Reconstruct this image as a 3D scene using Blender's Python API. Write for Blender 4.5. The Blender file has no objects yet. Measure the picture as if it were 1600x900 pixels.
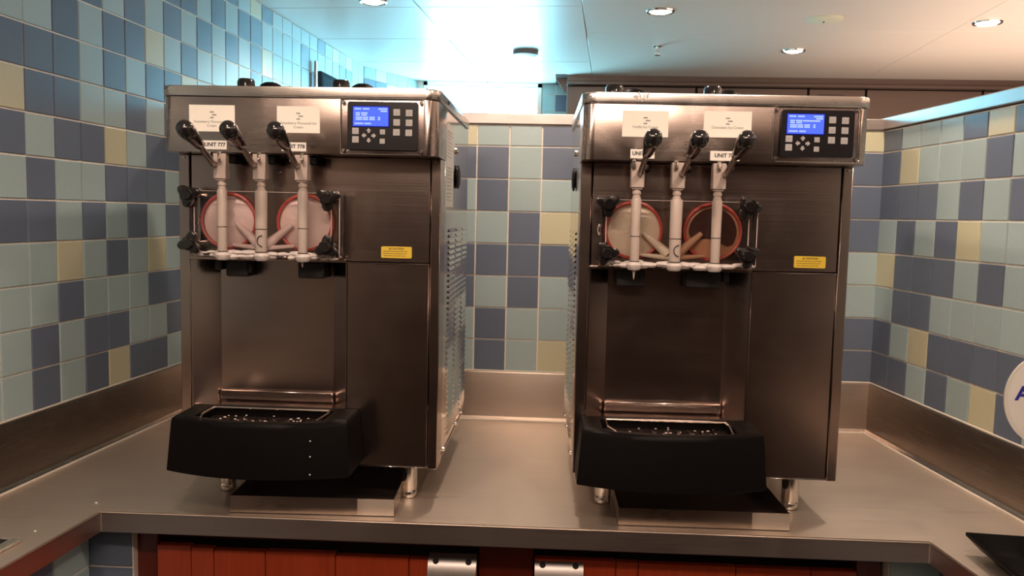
import bpy, bmesh, math, random
from mathutils import Vector, Matrix
random.seed(7)
sc = bpy.context.scene
COL = sc.collection
Z0 = 0.90                                   # worktop height above the floor

# ------------------------------------------------------------------ camera
PITCH, ROLL, F, H = 0.08681, 0.02246, 1298.95, 0.70386
cam_d = bpy.data.cameras.new('camera'); cam = bpy.data.objects.new('camera', cam_d); COL.objects.link(cam)
cam_d.sensor_width = 36.0; cam_d.lens = F / 1600 * 36.0; cam_d.clip_start = 0.02
_c, _s = math.cos(PITCH), math.sin(PITCH)
fwd = Vector((0, _c, -_s)); up0 = Vector((0, _s, _c)); r0 = Vector((1, 0, 0))
_cr, _sr = math.cos(ROLL), math.sin(ROLL)
R_ = r0 * _cr + up0 * _sr; U_ = -r0 * _sr + up0 * _cr
cam.matrix_world = Matrix(((R_.x, U_.x, -fwd.x, 0), (R_.y, U_.y, -fwd.y, 0), (R_.z, U_.z, -fwd.z, Z0 + H), (0, 0, 0, 1)))
sc.camera = cam

# ------------------------------------------------------------------ world, exposure
w = bpy.data.worlds.new('world'); sc.world = w; w.use_nodes = True
w.node_tree.nodes['Background'].inputs[0].default_value = (1.0, 0.86, 0.74, 1)
w.node_tree.nodes['Background'].inputs[1].default_value = 0.10
sc.view_settings.view_transform = 'Standard'; sc.view_settings.look = 'None'
sc.view_settings.gamma = 1; sc.view_settings.use_curve_mapping = False
sc.view_settings.exposure = 0.08
FRONT_W = 22.0
UP_W = 75.0            # added fill thrown up at the ceiling from out of view, no real fixture
SPOT_W = 40.0          # power of each ceiling downlight
WINDOW_E = 30.0        # brightness of the daylit window at the far end
WARM = (1.0, 0.77, 0.61)

def lamp(kind, loc, power, color, size=0.06, aim=None, spot=None, sy=None):
    d = bpy.data.lights.new('lamp', kind); o = bpy.data.objects.new('lamp', d); COL.objects.link(o)
    d.energy = power; d.color = color; o.location = loc
    if kind == 'AREA':
        d.size = size
        if sy: d.shape = 'RECTANGLE'; d.size_y = sy
    else: d.shadow_soft_size = size
    if spot: d.spot_size = spot; d.spot_blend = 0.6
    if aim is not None: o.rotation_euler = (Vector(aim) - Vector(loc)).to_track_quat('-Z', 'Y').to_euler()
    return o
# added unseen fill high over the serving side, brightening the machine fronts
lamp('AREA', (-.2, .25, 2.42), FRONT_W, WARM, 1.2, (0, 2.0, 1.55), sy=.2)
# added ceiling fills out of view: one behind the camera, one beyond the low wall
lamp('AREA', (0.3, -1.3, 1.98), UP_W * .5, WARM, 4.6, (0.3, -1.3, 3), sy=2.6)
lamp('AREA', (2.9, 2.2, 1.75), UP_W * 1.25, WARM, 2.4, (2.9, 2.2, 3), sy=4.4)

# ------------------------------------------------------------------ helpers
def tag(o, label=None, cat=None, group=None, kind=None):
    if label: o['label'] = label
    if cat: o['category'] = cat
    if group: o['group'] = group
    if kind: o['kind'] = kind
    return o

def empty(name, label, cat, loc=(0, 0, 0), rz=0, group=None):
    o = bpy.data.objects.new(name, None); COL.objects.link(o)
    o.location = loc; o.rotation_euler = (0, 0, rz); o.empty_display_size = 0.05
    return tag(o, label, cat, group)

def put(name, me, parent=None, loc=None, rot=None):
    o = bpy.data.objects.new(name, me); COL.objects.link(o)
    if parent: o.parent = parent
    if loc is not None: o.location = loc
    if rot is not None: o.rotation_euler = rot
    return o

def bm_obj(name, bm, mat, parent=None, smooth=False, loc=None, rot=None, mats=None):
    me = bpy.data.meshes.new(name)
    bmesh.ops.recalc_face_normals(bm, faces=bm.faces[:])
    bm.to_mesh(me); bm.free()
    for m in (mats or [mat]): me.materials.append(m)
    if smooth:
        for p in me.polygons: p.use_smooth = True
        try: me.set_sharp_from_angle(angle=math.radians(38))
        except Exception: pass
    return put(name, me, parent, loc, rot)

def box(bm, x0, x1, y0, y1, z0, z1, bev=0, M=None, mi=0, seg=1):
    r = bmesh.ops.create_cube(bm, size=1)
    vs = r['verts']
    for v in vs:
        v.co = Vector((x0 + (v.co.x + .5) * (x1 - x0), y0 + (v.co.y + .5) * (y1 - y0), z0 + (v.co.z + .5) * (z1 - z0)))
    fs = set(f for v in vs for f in v.link_faces)
    if bev:
        es = list(set(e for v in vs for e in v.link_edges))
        rr = bmesh.ops.bevel(bm, geom=es, offset=bev, segments=seg, affect='EDGES', profile=.5)
        fs = set(rr['faces']) | set(f for f in fs if f.is_valid)
        vs = list(set(v for f in fs for v in f.verts))
    if M is not None:
        for v in vs: v.co = M @ v.co
    for f in fs: f.material_index = mi
    return vs

def prism(bm, pts, z0, z1, bev=0, M=None, mi=0, seg=2, vert_only=False):
    n = len(pts)
    a = [bm.verts.new((p[0], p[1], z0)) for p in pts]; b = [bm.verts.new((p[0], p[1], z1)) for p in pts]
    fs = [bm.faces.new(a[::-1]), bm.faces.new(b)]
    for i in range(n): fs.append(bm.faces.new((a[i], a[(i + 1) % n], b[(i + 1) % n], b[i])))
    vs = a + b
    if bev:
        es = [e for f in fs[:2] for e in f.edges]
        rr = bmesh.ops.bevel(bm, geom=list(set(es)), offset=bev, segments=seg, affect='EDGES', profile=.5)
        fs = list(set(rr['faces']) | set(f for f in fs if f.is_valid)); vs = list(set(v for f in fs for v in f.verts))
    if M is not None:
        for v in vs: v.co = M @ v.co
    for f in fs: f.material_index = mi
    return vs

def rrect(x0, x1, y0, y1, r, n=5, corners=(1, 1, 1, 1)):
    """rounded rectangle, ccw from (x0,y0); corners = (x0y0, x1y0, x1y1, x0y1)"""
    out = []
    for k, (cx, cy, a0) in enumerate(((x0, y0, 180), (x1, y0, 270), (x1, y1, 0), (x0, y1, 90))):
        if not corners[k]: out.append((cx, cy)); continue
        ox = cx + (r if cx == x0 else -r); oy = cy + (r if cy == y0 else -r)
        for i in range(n + 1):
            a = math.radians(a0 + 90 * i / n); out.append((ox + r * math.cos(a), oy + r * math.sin(a)))
    return out

XZ = Matrix(((1, 0, 0, 0), (0, 0, -1, 0), (0, 1, 0, 0), (0, 0, 0, 1)))     # plan (x,y,z) -> (x, -z, y): prism faces the viewer

def lathe(bm, prof, n=20, M=None, mi=0):
    """prof: (r, z) from bottom to top about Z"""
    rings = []; vs = []
    for r, z in prof:
        if r < 1e-6: ring = [bm.verts.new((0, 0, z))]
        else: ring = [bm.verts.new((r * math.cos(2 * math.pi * i / n), r * math.sin(2 * math.pi * i / n), z)) for i in range(n)]
        rings.append(ring); vs += ring
    fs = []
    for a, b in zip(rings, rings[1:]):
        for i in range(n):
            j = (i + 1) % n
            if len(a) == 1 and len(b) > 1: fs.append(bm.faces.new((a[0], b[j], b[i])))
            elif len(b) == 1 and len(a) > 1: fs.append(bm.faces.new((a[i], a[j], b[0])))
            elif len(a) > 1: fs.append(bm.faces.new((a[i], a[j], b[j], b[i])))
    if len(rings[0]) > 1: fs.append(bm.faces.new(rings[0][::-1]))
    if len(rings[-1]) > 1: fs.append(bm.faces.new(rings[-1]))
    if M is not None:
        for v in vs: v.co = M @ v.co
    for f in fs: f.material_index = mi
    return vs

def along(p0, p1):
    p0, p1 = Vector(p0), Vector(p1)
    return Matrix.Translation(p0) @ (p1 - p0).to_track_quat('Z', 'Y').to_matrix().to_4x4()

def rod(bm, p0, p1, r0, r1=None, n=12, mi=0):
    r1 = r0 if r1 is None else r1; L = (Vector(p1) - Vector(p0)).length
    return lathe(bm, [(r0, 0), (r1, L)], n, along(p0, p1), mi)

def torus(bm, R, r, M=None, n=32, m=8, mi=0, a0=0, a1=360):
    full = abs(a1 - a0) >= 360; rings = []; vs = []
    cnt = n if full else n + 1
    for i in range(cnt):
        a = math.radians(a0 + (a1 - a0) * i / n); ring = []
        for j in range(m):
            b = 2 * math.pi * j / m; q = R + r * math.cos(b)
            ring.append(bm.verts.new((q * math.cos(a), q * math.sin(a), r * math.sin(b))))
        rings.append(ring); vs += ring
    fs = []
    for i in range(n):
        A, B = rings[i], rings[(i + 1) % cnt]
        for j in range(m): fs.append(bm.faces.new((A[j], B[j], B[(j + 1) % m], A[(j + 1) % m])))
    if M is not None:
        for v in vs: v.co = M @ v.co
    for f in fs: f.material_index = mi

FONT_CACHE = {}
def text_mesh(s, size, bold=0.0, depth=0.0003, align='CENTER', sx=1.0):
    cu = bpy.data.curves.new('lettering', 'FONT'); cu.body = s; cu.size = size; cu.extrude = depth
    cu.offset = bold; cu.align_x = align; cu.align_y = 'CENTER'; cu.resolution_u = 3
    o = bpy.data.objects.new('lettering', cu); COL.objects.link(o)
    dg = bpy.context.evaluated_depsgraph_get(); me = bpy.data.meshes.new_from_object(o.evaluated_get(dg))
    bpy.data.objects.remove(o); bpy.data.curves.remove(cu)
    me.materials.clear()
    for v in me.vertices: v.co.x *= sx
    return me

def lettering(s, size, mat, parent, u, v, wz, bold=0.0, align='CENTER', sx=1.0, name='lettering', rot=None):
    me = text_mesh(s, size, bold, align=align, sx=sx); me.materials.append(mat)
    return put(name, me, parent, (u, v, wz), rot or (math.pi / 2, 0, 0))

# ------------------------------------------------------------------ materials
def new_mat(name):
    m = bpy.data.materials.new(name); m.use_nodes = True
    return m, m.node_tree.nodes, m.node_tree.links, m.node_tree.nodes['Principled BSDF']

def plain(name, col, rough=.5, metal=0, noise=0, nscale=30, bump=0, spec=None, coat=0, alpha=None, trans=0, emis=None, es=0, bscale=None):
    m, N, L, b = new_mat(name)
    b.inputs['Base Color'].default_value = (*col, 1); b.inputs['Roughness'].default_value = rough; b.inputs['Metallic'].default_value = metal
    if spec is not None: b.inputs['Specular IOR Level'].default_value = spec
    if coat: b.inputs['Coat Weight'].default_value = coat; b.inputs['Coat Roughness'].default_value = .08
    if trans: b.inputs['Transmission Weight'].default_value = trans
    if emis: b.inputs['Emission Color'].default_value = (*emis, 1); b.inputs['Emission Strength'].default_value = es
    tc = N.new('ShaderNodeTexCoord')
    if noise:
        n = N.new('ShaderNodeTexNoise'); n.inputs['Scale'].default_value = nscale; n.inputs['Detail'].default_value = 5
        L.new(tc.outputs['Object'], n.inputs['Vector'])
        r = N.new('ShaderNodeMix'); r.data_type = 'RGBA'; r.blend_type = 'MIX'
        r.inputs['A'].default_value = (*[c * (1 - noise) for c in col], 1); r.inputs['B'].default_value = (*[min(1, c * (1 + noise)) for c in col], 1)
        L.new(n.outputs['Fac'], r.inputs['Factor']); L.new(r.outputs['Result'], b.inputs['Base Color'])
    if bump:
        n2 = N.new('ShaderNodeTexNoise'); n2.inputs['Scale'].default_value = bscale or nscale; n2.inputs['Detail'].default_value = 4
        L.new(tc.outputs['Object'], n2.inputs['Vector'])
        bp = N.new('ShaderNodeBump'); bp.inputs['Strength'].default_value = bump; bp.inputs['Distance'].default_value = .002
        L.new(n2.outputs['Fac'], bp.inputs['Height']); L.new(bp.outputs['Normal'], b.inputs['Normal'])
    return m

def steel(name, col, rough, brush=(1.5, 60, 320), var=.12, bump=.12, smear=.16, aniso=0):
    """brushed stainless: fine grain stretched along local X plus large soft smears in the gloss"""
    m, N, L, b = new_mat(name)
    b.inputs['Metallic'].default_value = 1.0
    tc = N.new('ShaderNodeTexCoord')
    mp = N.new('ShaderNodeMapping'); mp.inputs['Scale'].default_value = brush; L.new(tc.outputs['Object'], mp.inputs['Vector'])
    n = N.new('ShaderNodeTexNoise'); n.inputs['Scale'].default_value = 3; n.inputs['Detail'].default_value = 6; L.new(mp.outputs['Vector'], n.inputs['Vector'])
    n2 = N.new('ShaderNodeTexNoise'); n2.inputs['Scale'].default_value = 7; n2.inputs['Detail'].default_value = 5; n2.inputs['Distortion'].default_value = .8
    L.new(tc.outputs['Object'], n2.inputs['Vector'])
    mx = N.new('ShaderNodeMix'); mx.data_type = 'RGBA'
    mx.inputs['A'].default_value = (*[c * (1 - var) for c in col], 1); mx.inputs['B'].default_value = (*[min(1, c * (1 + var)) for c in col], 1)
    L.new(n.outputs['Fac'], mx.inputs['Factor']); L.new(mx.outputs['Result'], b.inputs['Base Color'])
    a1 = N.new('ShaderNodeMath'); a1.operation = 'MULTIPLY_ADD'; a1.inputs[1].default_value = .14; a1.inputs[2].default_value = rough - .07
    L.new(n.outputs['Fac'], a1.inputs[0])
    a2 = N.new('ShaderNodeMath'); a2.operation = 'MULTIPLY_ADD'; a2.inputs[1].default_value = smear; L.new(n2.outputs['Fac'], a2.inputs[0]); L.new(a1.outputs[0], a2.inputs[2])
    a3 = N.new('ShaderNodeMath'); a3.operation = 'SUBTRACT'; a3.inputs[1].default_value = smear / 2; a3.use_clamp = True; L.new(a2.outputs[0], a3.inputs[0])
    L.new(a3.outputs[0], b.inputs['Roughness'])
    bp = N.new('ShaderNodeBump'); bp.inputs['Strength'].default_value = bump; bp.inputs['Distance'].default_value = .0006
    L.new(n.outputs['Fac'], bp.inputs['Height']); L.new(bp.outputs['Normal'], b.inputs['Normal'])
    if aniso: b.inputs['Anisotropic'].default_value = aniso
    return m

def tile_mat(name, col):
    m, N, L, b = new_mat(name)
    oi = N.new('ShaderNodeObjectInfo'); tc = N.new('ShaderNodeTexCoord')
    n = N.new('ShaderNodeTexNoise'); n.inputs['Scale'].default_value = 120; n.inputs['Detail'].default_value = 3; L.new(tc.outputs['Object'], n.inputs['Vector'])
    ad = N.new('ShaderNodeMath'); ad.operation = 'MULTIPLY_ADD'; ad.inputs[1].default_value = .12; ad.inputs[2].default_value = .88
    L.new(oi.outputs['Random'], ad.inputs[0])
    ad2 = N.new('ShaderNodeMath'); ad2.operation = 'MULTIPLY_ADD'; ad2.inputs[1].default_value = .08; L.new(n.outputs['Fac'], ad2.inputs[0]); L.new(ad.outputs[0], ad2.inputs[2])
    mx = N.new('ShaderNodeVectorMath'); mx.operation = 'SCALE'; mx.inputs[0].default_value = col; L.new(ad2.outputs[0], mx.inputs['Scale'])
    L.new(mx.outputs[0], b.inputs['Base Color']); b.inputs['Roughness'].default_value = .34
    b.inputs['Specular IOR Level'].default_value = .45
    bp = N.new('ShaderNodeBump'); bp.inputs['Strength'].default_value = .15; bp.inputs['Distance'].default_value = .0005
    L.new(n.outputs['Fac'], bp.inputs['Height']); L.new(bp.outputs['Normal'], b.inputs['Normal'])
    return m

def emit(name, col, s):
    m = bpy.data.materials.new(name); m.use_nodes = True; N = m.node_tree.nodes; N.clear()
    e = N.new('ShaderNodeEmission'); e.inputs[0].default_value = (*col, 1); e.inputs[1].default_value = s
    o = N.new('ShaderNodeOutputMaterial'); m.node_tree.links.new(e.outputs[0], o.inputs[0]); return m

def clear_plastic(name, tint=(1, 1, 1), gloss=.12):
    m = bpy.data.materials.new(name); m.use_nodes = True; N = m.node_tree.nodes; L = m.node_tree.links; N.clear()
    t = N.new('ShaderNodeBsdfTransparent'); t.inputs[0].default_value = (*tint, 1)
    g = N.new('ShaderNodeBsdfGlossy'); g.inputs['Roughness'].default_value = .12
    fr = N.new('ShaderNodeFresnel'); fr.inputs['IOR'].default_value = 1.45
    ad = N.new('ShaderNodeMath'); ad.operation = 'ADD'; ad.inputs[1].default_value = gloss * .4; L.new(fr.outputs[0], ad.inputs[0])
    mx = N.new('ShaderNodeMixShader'); L.new(ad.outputs[0], mx.inputs[0]); L.new(t.outputs[0], mx.inputs[1]); L.new(g.outputs[0], mx.inputs[2])
    o = N.new('ShaderNodeOutputMaterial'); L.new(mx.outputs[0], o.inputs[0]); return m

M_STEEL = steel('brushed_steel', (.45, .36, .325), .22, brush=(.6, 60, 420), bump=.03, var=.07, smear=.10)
M_HEAD = steel('smudged_steel', (.50, .41, .37), .24, brush=(.6, 60, 420), bump=.03, var=.07, smear=.30)
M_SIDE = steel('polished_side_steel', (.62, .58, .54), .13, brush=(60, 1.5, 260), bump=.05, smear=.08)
M_LID = steel('lid_steel', (.66, .60, .56), .26, brush=(1.2, 60, 200), bump=.06)
M_TOP = steel('worktop_steel', (.68, .58, .49), .46, brush=(1.0, 50, 50), bump=.04, smear=.14)
M_TOP.node_tree.nodes['Principled BSDF'].inputs['Metallic'].default_value = .8
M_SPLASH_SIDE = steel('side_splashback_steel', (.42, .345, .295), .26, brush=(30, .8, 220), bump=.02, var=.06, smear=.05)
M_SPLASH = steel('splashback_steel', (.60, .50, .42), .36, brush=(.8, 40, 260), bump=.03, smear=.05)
M_BEAD = plain('pale_highlight_grout', (.74, .67, .58), .35, noise=.08, nscale=60)  # pale tone carries the cove's bright highlight and the top grout line
M_EDGEST = steel('edge_steel', (.60, .52, .49), .38, brush=(.6, 40, 200), bump=.03)
M_PAN = steel('pan_steel', (.46, .38, .33), .30, brush=(.8, 40, 260), bump=.03)
M_PANB = plain('pan_floor_shade', (.030, .020, .017), .5, .3, noise=.4, nscale=15)  # near-black colour paints in the shade inside the pan under the machine
M_CAP = steel('cap_steel', (.40, .36, .345), .36, brush=(1.2, 40, 120), bump=.05)
M_CHROME = plain('chrome', (.7, .66, .62), .16, 1)
M_ROD = plain('rod_steel', (.42, .36, .33), .30, 1, noise=.1, nscale=60)
M_WELD = plain('weld_seam', (.85, .8, .74), .4, 1)
M_BLACKP = plain('black_plastic', (.005, .004, .004), .45, spec=.10, noise=.2, nscale=60, bump=.1, bscale=300)
M_BLACKG = plain('black_gloss_plastic', (.012, .010, .010), .13, coat=.5, noise=.1, nscale=20)
M_DARK = plain('dark_cavity', (.012, .010, .010), .6, noise=.2, nscale=30)
M_PANELB = plain('panel_black', (.008, .007, .009), .25, noise=.1, nscale=40)
M_KEY = plain('key_grey', (.42, .40, .40), .45, noise=.15, nscale=400)
M_CARD = plain('card_paper', (.92, .87, .78), .6, noise=.03, nscale=30)
M_INK = plain('ink', (.03, .03, .03), .6, noise=.1, nscale=50)
M_GREY = plain('grey_ink', (.30, .29, .28), .6, noise=.1, nscale=50)
M_SCREEN = emit('screen_blue', (.10, .17, .92), 1.1)
M_SCREENT = emit('screen_text', (.55, .68, 1.0), 1.1)
M_ACRYL = clear_plastic('clear_acrylic', (.97, .95, .94), .05)
M_BEZEL = clear_plastic('clear_bezel', (.93, .92, .93), .0)
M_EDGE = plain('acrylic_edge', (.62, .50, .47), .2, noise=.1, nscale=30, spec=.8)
M_WHITEP = plain('milky_plastic', (.52, .42, .37), .38, noise=.05, nscale=20)
M_RED = plain('red_gasket', (.62, .10, .08), .4, noise=.1, nscale=40)
M_PINK = plain('strawberry_cream', (.96, .78, .76), .5, noise=.04, nscale=40, bump=.5, bscale=45)
M_VAN = plain('vanilla_cream', (.90, .78, .62), .5, noise=.05, nscale=40, bump=.5, bscale=45)
M_CHOC = plain('chocolate_cream', (.66, .34, .20), .45, noise=.15, nscale=30, bump=.5, bscale=45)
M_VOID = plain('dark_void', (.055, .014, .008), .4, noise=.3, nscale=30, bump=.5, bscale=45)
M_FROST = plain('frosty_residue', (.66, .58, .55), .45, noise=.25, nscale=90, bump=.8, bscale=120)
M_YEL = plain('yellow_label', (.72, .50, .05), .45, noise=.06, nscale=60)
M_YELD = plain('label_print', (.25, .15, .02), .5, noise=.1, nscale=60)
M_GROUT = plain('grout', (.86, .79, .70), .8, noise=.15, nscale=80)
M_TL = tile_mat('tile_pale_blue', (.40, .52, .535))
M_TD = tile_mat('tile_slate_blue', (.14, .175, .245))
M_TY = tile_mat('tile_pale_yellow', (.60, .58, .40))
TM = {'L': M_TL, 'D': M_TD, 'Y': M_TY}
M_CEIL = plain('ceiling_panel', (.66, .57, .50), .38, noise=.03, nscale=2, bump=.03, bscale=8)
M_JOINT = plain('ceiling_joint', (.16, .14, .12), .7, noise=.1, nscale=10)
M_WALLB = plain('plaster_brown', (.05, .028, .021), .7, noise=.15, nscale=3)
M_FLOOR = plain('floor_vinyl', (.016, .008, .006), .5, noise=.3, nscale=6)
M_CUPB = steel('cupboard_steel', (.15, .11, .095), .40, brush=(1, 20, 90), bump=.04)
M_WOOD = None
def wood(name, a, b_, rough=.28):
    m, N, L, b = new_mat(name)
    tc = N.new('ShaderNodeTexCoord'); oi = N.new('ShaderNodeObjectInfo')
    mp = N.new('ShaderNodeMapping'); mp.inputs['Scale'].default_value = (60, 60, 4); L.new(tc.outputs['Object'], mp.inputs['Vector'])
    ad = N.new('ShaderNodeVectorMath'); ad.operation = 'ADD'; L.new(mp.outputs[0], ad.inputs[0]); L.new(oi.outputs['Location'], ad.inputs[1])
    n = N.new('ShaderNodeTexNoise'); n.inputs['Scale'].default_value = 1; n.inputs['Detail'].default_value = 6; n.inputs['Distortion'].default_value = 1.2
    L.new(ad.outputs[0], n.inputs['Vector'])
    mx = N.new('ShaderNodeMix'); mx.data_type = 'RGBA'; mx.inputs['A'].default_value = (*a, 1); mx.inputs['B'].default_value = (*b_, 1)
    L.new(n.outputs['Fac'], mx.inputs['Factor']); L.new(mx.outputs['Result'], b.inputs['Base Color'])
    b.inputs['Roughness'].default_value = rough; b.inputs['Coat Weight'].default_value = .3
    return m
M_WOOD = wood('red_cherry_wood', (.34, .036, .012), (.56, .085, .026))
M_WOODD = wood('dark_cherry_wood', (.10, .012, .006), (.16, .022, .010))

# ================================================================== SETTING
T = 0.10992
LA, RA, BA = 0.1181, -0.05222, -0.05452
LX, RX, BY = -1.25046, 1.25886, 2.84084
HS = 0.16802
CEIL = 1.555
def lpt(s, off=0):     # point on left wall, s along the wall from y=2, off into the room
    return Vector((LX + s * math.sin(LA) + off * math.cos(LA), 2 + s * math.cos(LA) - off * math.sin(LA), 0))
def rpt(s, off=0):
    return Vector((RX + s * math.sin(RA) - off * math.cos(RA), 2 + s * math.cos(RA) + off * math.sin(RA), 0))
def bpt(u, off=0):
    return Vector((u * math.cos(BA) + off * math.sin(BA), BY + u * math.sin(BA) - off * math.cos(BA), 0))
tR = math.tan(RA); UC = (RX + (BY - 2) * tR) / (math.cos(BA) - math.sin(BA) * tR)          # u of the back/right corner
tL = math.tan(LA); UL = (LX + (BY - 2) * tL) / (math.cos(BA) - math.sin(BA) * tL)

def slab(bm, P, Q, thick, z0, z1, bev=0, mi=0):
    """wall slab between plan points P,Q; thick>0 goes to the left of P->Q"""
    d = (Q - P); n = Vector((-d.y, d.x, 0)).normalized() * thick
    pts = [(P.x, P.y), (Q.x, Q.y), (Q.x + n.x, Q.y + n.y), (P.x + n.x, P.y + n.y)]
    if thick < 0: pts = pts[::-1]
    prism(bm, pts, z0, z1, bev, mi=mi)

def struct(name, bm, m, **k):
    o = bm_obj(name, bm, m, **k); o['kind'] = 'structure'; return o

b = bmesh.new(); box(b, -3.2, 4.6, -3.0, 6.2, -.05, 0); floor = struct('floor', b, M_FLOOR)
b = bmesh.new(); box(b, -3.2, 4.6, -3.0, 6.2, Z0 + CEIL + .012, Z0 + CEIL + .08); ceiling = struct('ceiling', b, M_JOINT)
# left wall (runs from behind the camera to the chamfered far corner)
P0, P1 = lpt(-5.1), lpt(2.98); FARP = Vector((-.640, 5.45, 0))
b = bmesh.new(); slab(b, P0, P1, .12, 0, Z0 + CEIL + .012); wall_left = struct('wall_left', b, M_GROUT)
b = bmesh.new(); slab(b, P1, FARP, .12, 0, Z0 + CEIL + .012); wall_chamfer = struct('wall_corner', b, M_GROUT)
# partition behind the machines, half height
BL, BR = bpt(UL), bpt(UC)
b = bmesh.new(); slab(b, BL, BR + Vector((.13, -.007, 0)), .12, 0, Z0 + 1.0093); wall_back = struct('wall_back', b, M_GROUT)
RS0 = (BR.y - 2) / math.cos(RA)
b = bmesh.new(); slab(b, rpt(RS0), rpt(-1.9), .12, 0, Z0 + 1.0093); wall_right = struct('wall_right', b, M_GROUT)
# room beyond and behind
b = bmesh.new(); box(b, 4.5, 4.6, -3, 6.2, 0, Z0 + CEIL + .012); struct('wall_east', b, M_WALLB)
b = bmesh.new(); box(b, -3.2, 4.6, -3.1, -3.0, 0, Z0 + CEIL + .012); struct('wall_front', b, M_WALLB)
# far wall with window opening
WX0, WX1, WZ0 = -.60, .165, Z0 + .55
WY = 5.45
b = bmesh.new()
box(b, -1.2, WX0, WY, WY + .1, 0, Z0 + CEIL + .012); box(b, WX1, 4.6, WY, WY + .1, 0, Z0 + CEIL + .012)
box(b, WX0, WX1, WY, WY + .1, 0, WZ0)
wall_far = struct('wall_far', b, M_GROUT)
# window
b = bmesh.new()
zt = Z0 + CEIL
box(b, WX0, WX1, WY - .01, WY + .05, zt - .03, zt + .008, .003); box(b, WX0, WX1, WY - .02, WY + .05, WZ0, WZ0 + .03, .003)
box(b, WX0, WX0 + .03, WY - .01, WY + .05, WZ0, zt, .003); box(b, WX1 - .03, WX1, WY - .01, WY + .05, WZ0, zt, .003)
win = struct('window_1', b, M_CHROME)
b = bmesh.new(); box(b, WX0 + .03, WX1 - .03, WY + .02, WY + .026, WZ0 + .03, zt - .03)
bm_obj('window_pane', b, emit('daylight_pane', (.28, .76, 1.0), WINDOW_E), win)

# ---- tiles
TILE_CACHE = {}
def tile_mesh(c, wd, ht):
    key = (c, round(wd, 4), round(ht, 4))
    if key not in TILE_CACHE:
        bm = bmesh.new(); g = .0026
        box(bm, g, wd - g, -.0040, 0.001, g, ht - g, 0)
        # bevel only the front edges
        es = [e for e in bm.edges if all(v.co.y < -.0035 for v in e.verts)]
        bmesh.ops.bevel(bm, geom=es, offset=.0012, segments=2, affect='EDGES', profile=.5)
        bmesh.ops.recalc_face_normals(bm, faces=bm.faces[:])
        me = bpy.data.meshes.new('tile'); bm.to_mesh(me); bm.free(); me.materials.append(TM[c])
        TILE_CACHE[key] = me
    return TILE_CACHE[key]
def rnd():
    r = random.random(); return 'L' if r < .47 else ('D' if r < .90 else 'Y')
def place_tiles(wall, P, Q, start, rows, zbase, ztop, pick, single, flip=False):
    """P->Q runs left to right as seen from the room; start = list of boundaries along P->Q"""
    d = (Q - P).normalized(); ang = math.atan2(d.y, d.x)
    stuffbm = bmesh.new(); ns = 0
    for i in range(len(start) - 1):
        s0, s1 = start[i], start[i + 1]
        if s1 - s0 < .012: continue
        for r in rows:
            z0 = zbase + r * T; z1 = min(z0 + T, ztop)
            if z1 - z0 < .012: continue
            c = pick(i, r)
            if single(i, r):
                o = put('tile', tile_mesh(c, s1 - s0, z1 - z0), wall)
                q = P + d * s0; o.location = (q.x, q.y, z0); o.rotation_euler = (0, 0, ang)
            else:
                ns += 1; q = P + d * s0
                box(stuffbm, .0019, s1 - s0 - .0019, -.007, .001, .0019, z1 - z0 - .0019, 0,
                    Matrix.Translation((q.x, q.y, z0)) @ Matrix.Rotation(ang, 4, 'Z'), mi='LDY'.index(c))
    if ns:
        o = bm_obj('tile_field', stuffbm, None, wall, mats=[M_TL, M_TD, M_TY]); o['kind'] = 'stuff'
    else: stuffbm.free()

# left wall colour map: column K (0 = by the left machine, growing towards the camera), row from the splashback
LMAP = {  # K: rows 0..12
 7: 'LLDLDLDYDLLDL', 6: 'LLLLDLDYDLLLD', 5: 'DDLLDDLDDLDLD', 4: 'LLDYLLDDDDLDL', 3: 'DDLLDLDLLLDLD', 2: 'YDLDLDYLDDLDL', 1: 'DLLLDDLDLDDLY',
 0: 'DLDYLDDLDYLDL', -1: 'LDDLDLDDDLDDL', -2: 'DLDLLDLLYDLDL', -3: 'LDLDLYLDLLDLD', -4: 'DLDLDLDLDLLDL', -5: 'LDLYDLDLLLDLD', -6: 'DLLDLDLLDLLDL'}
lu0 = .77816
# boundaries along P->Q with P at the near end
ks = list(range(60, -22, -1)); S = [lu0 - k * T for k in ks]
near = -2.9; keep = [(k, s) for k, s in zip(ks, S) if near <= s <= 2.98]
kk = [k for k, s in keep]; ss = [s for k, s in keep] + [2.98]
def pickL(i, r):
    K = kk[i] - 1
    if K in LMAP and 0 <= r < 13: return LMAP[K][r]
    return rnd()
def singleL(i, r):
    K = kk[i] - 1
    return (0 <= K <= 7) or (K < 0 and r >= 7) or (K == -1)
base = lpt(0)
Pn = lpt(near)
place_tiles(wall_left, Pn, lpt(2.98), [s - near for s in ss], range(-6, 13), Z0 + HS, Z0 + CEIL, pickL, singleL)
dch = (FARP - P1).length
place_tiles(wall_chamfer, P1, FARP, [i * T for i in range(int(dch / T) + 1)] + [dch], range(0, 13), Z0 + HS, Z0 + CEIL, lambda i, r: rnd(), lambda i, r: False)
# partition tiles
BMAP = {-1: 'LLDDLLDY', 0: 'DDLDLDDL', 1: 'LLDDDLLL', 2: 'YLLDYLDD', 3: 'DLLDDLLD', 4: 'LDYLLDLL', -2: 'LDLLDYLD'}
bu0 = -.12824
ub = [UL] + [bu0 + k * T for k in range(-9, 7)]
ub2 = sorted([UC - k * T for k in range(0, 6)]); ub = [u for u in ub if u < ub2[0] - .02] + ub2
def pickB(i, r):
    k = round((ub[i] - bu0) / T)
    if i == len(ub) - 2: return 'DDLLDDDY'[r]
    if k in BMAP: return BMAP[k][r]
    return rnd()
place_tiles(wall_back, bpt(UL), bpt(UC), [u - UL for u in ub], range(0, 8), Z0 + HS, Z0 + 1.008, pickB, lambda i, r: True)
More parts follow.
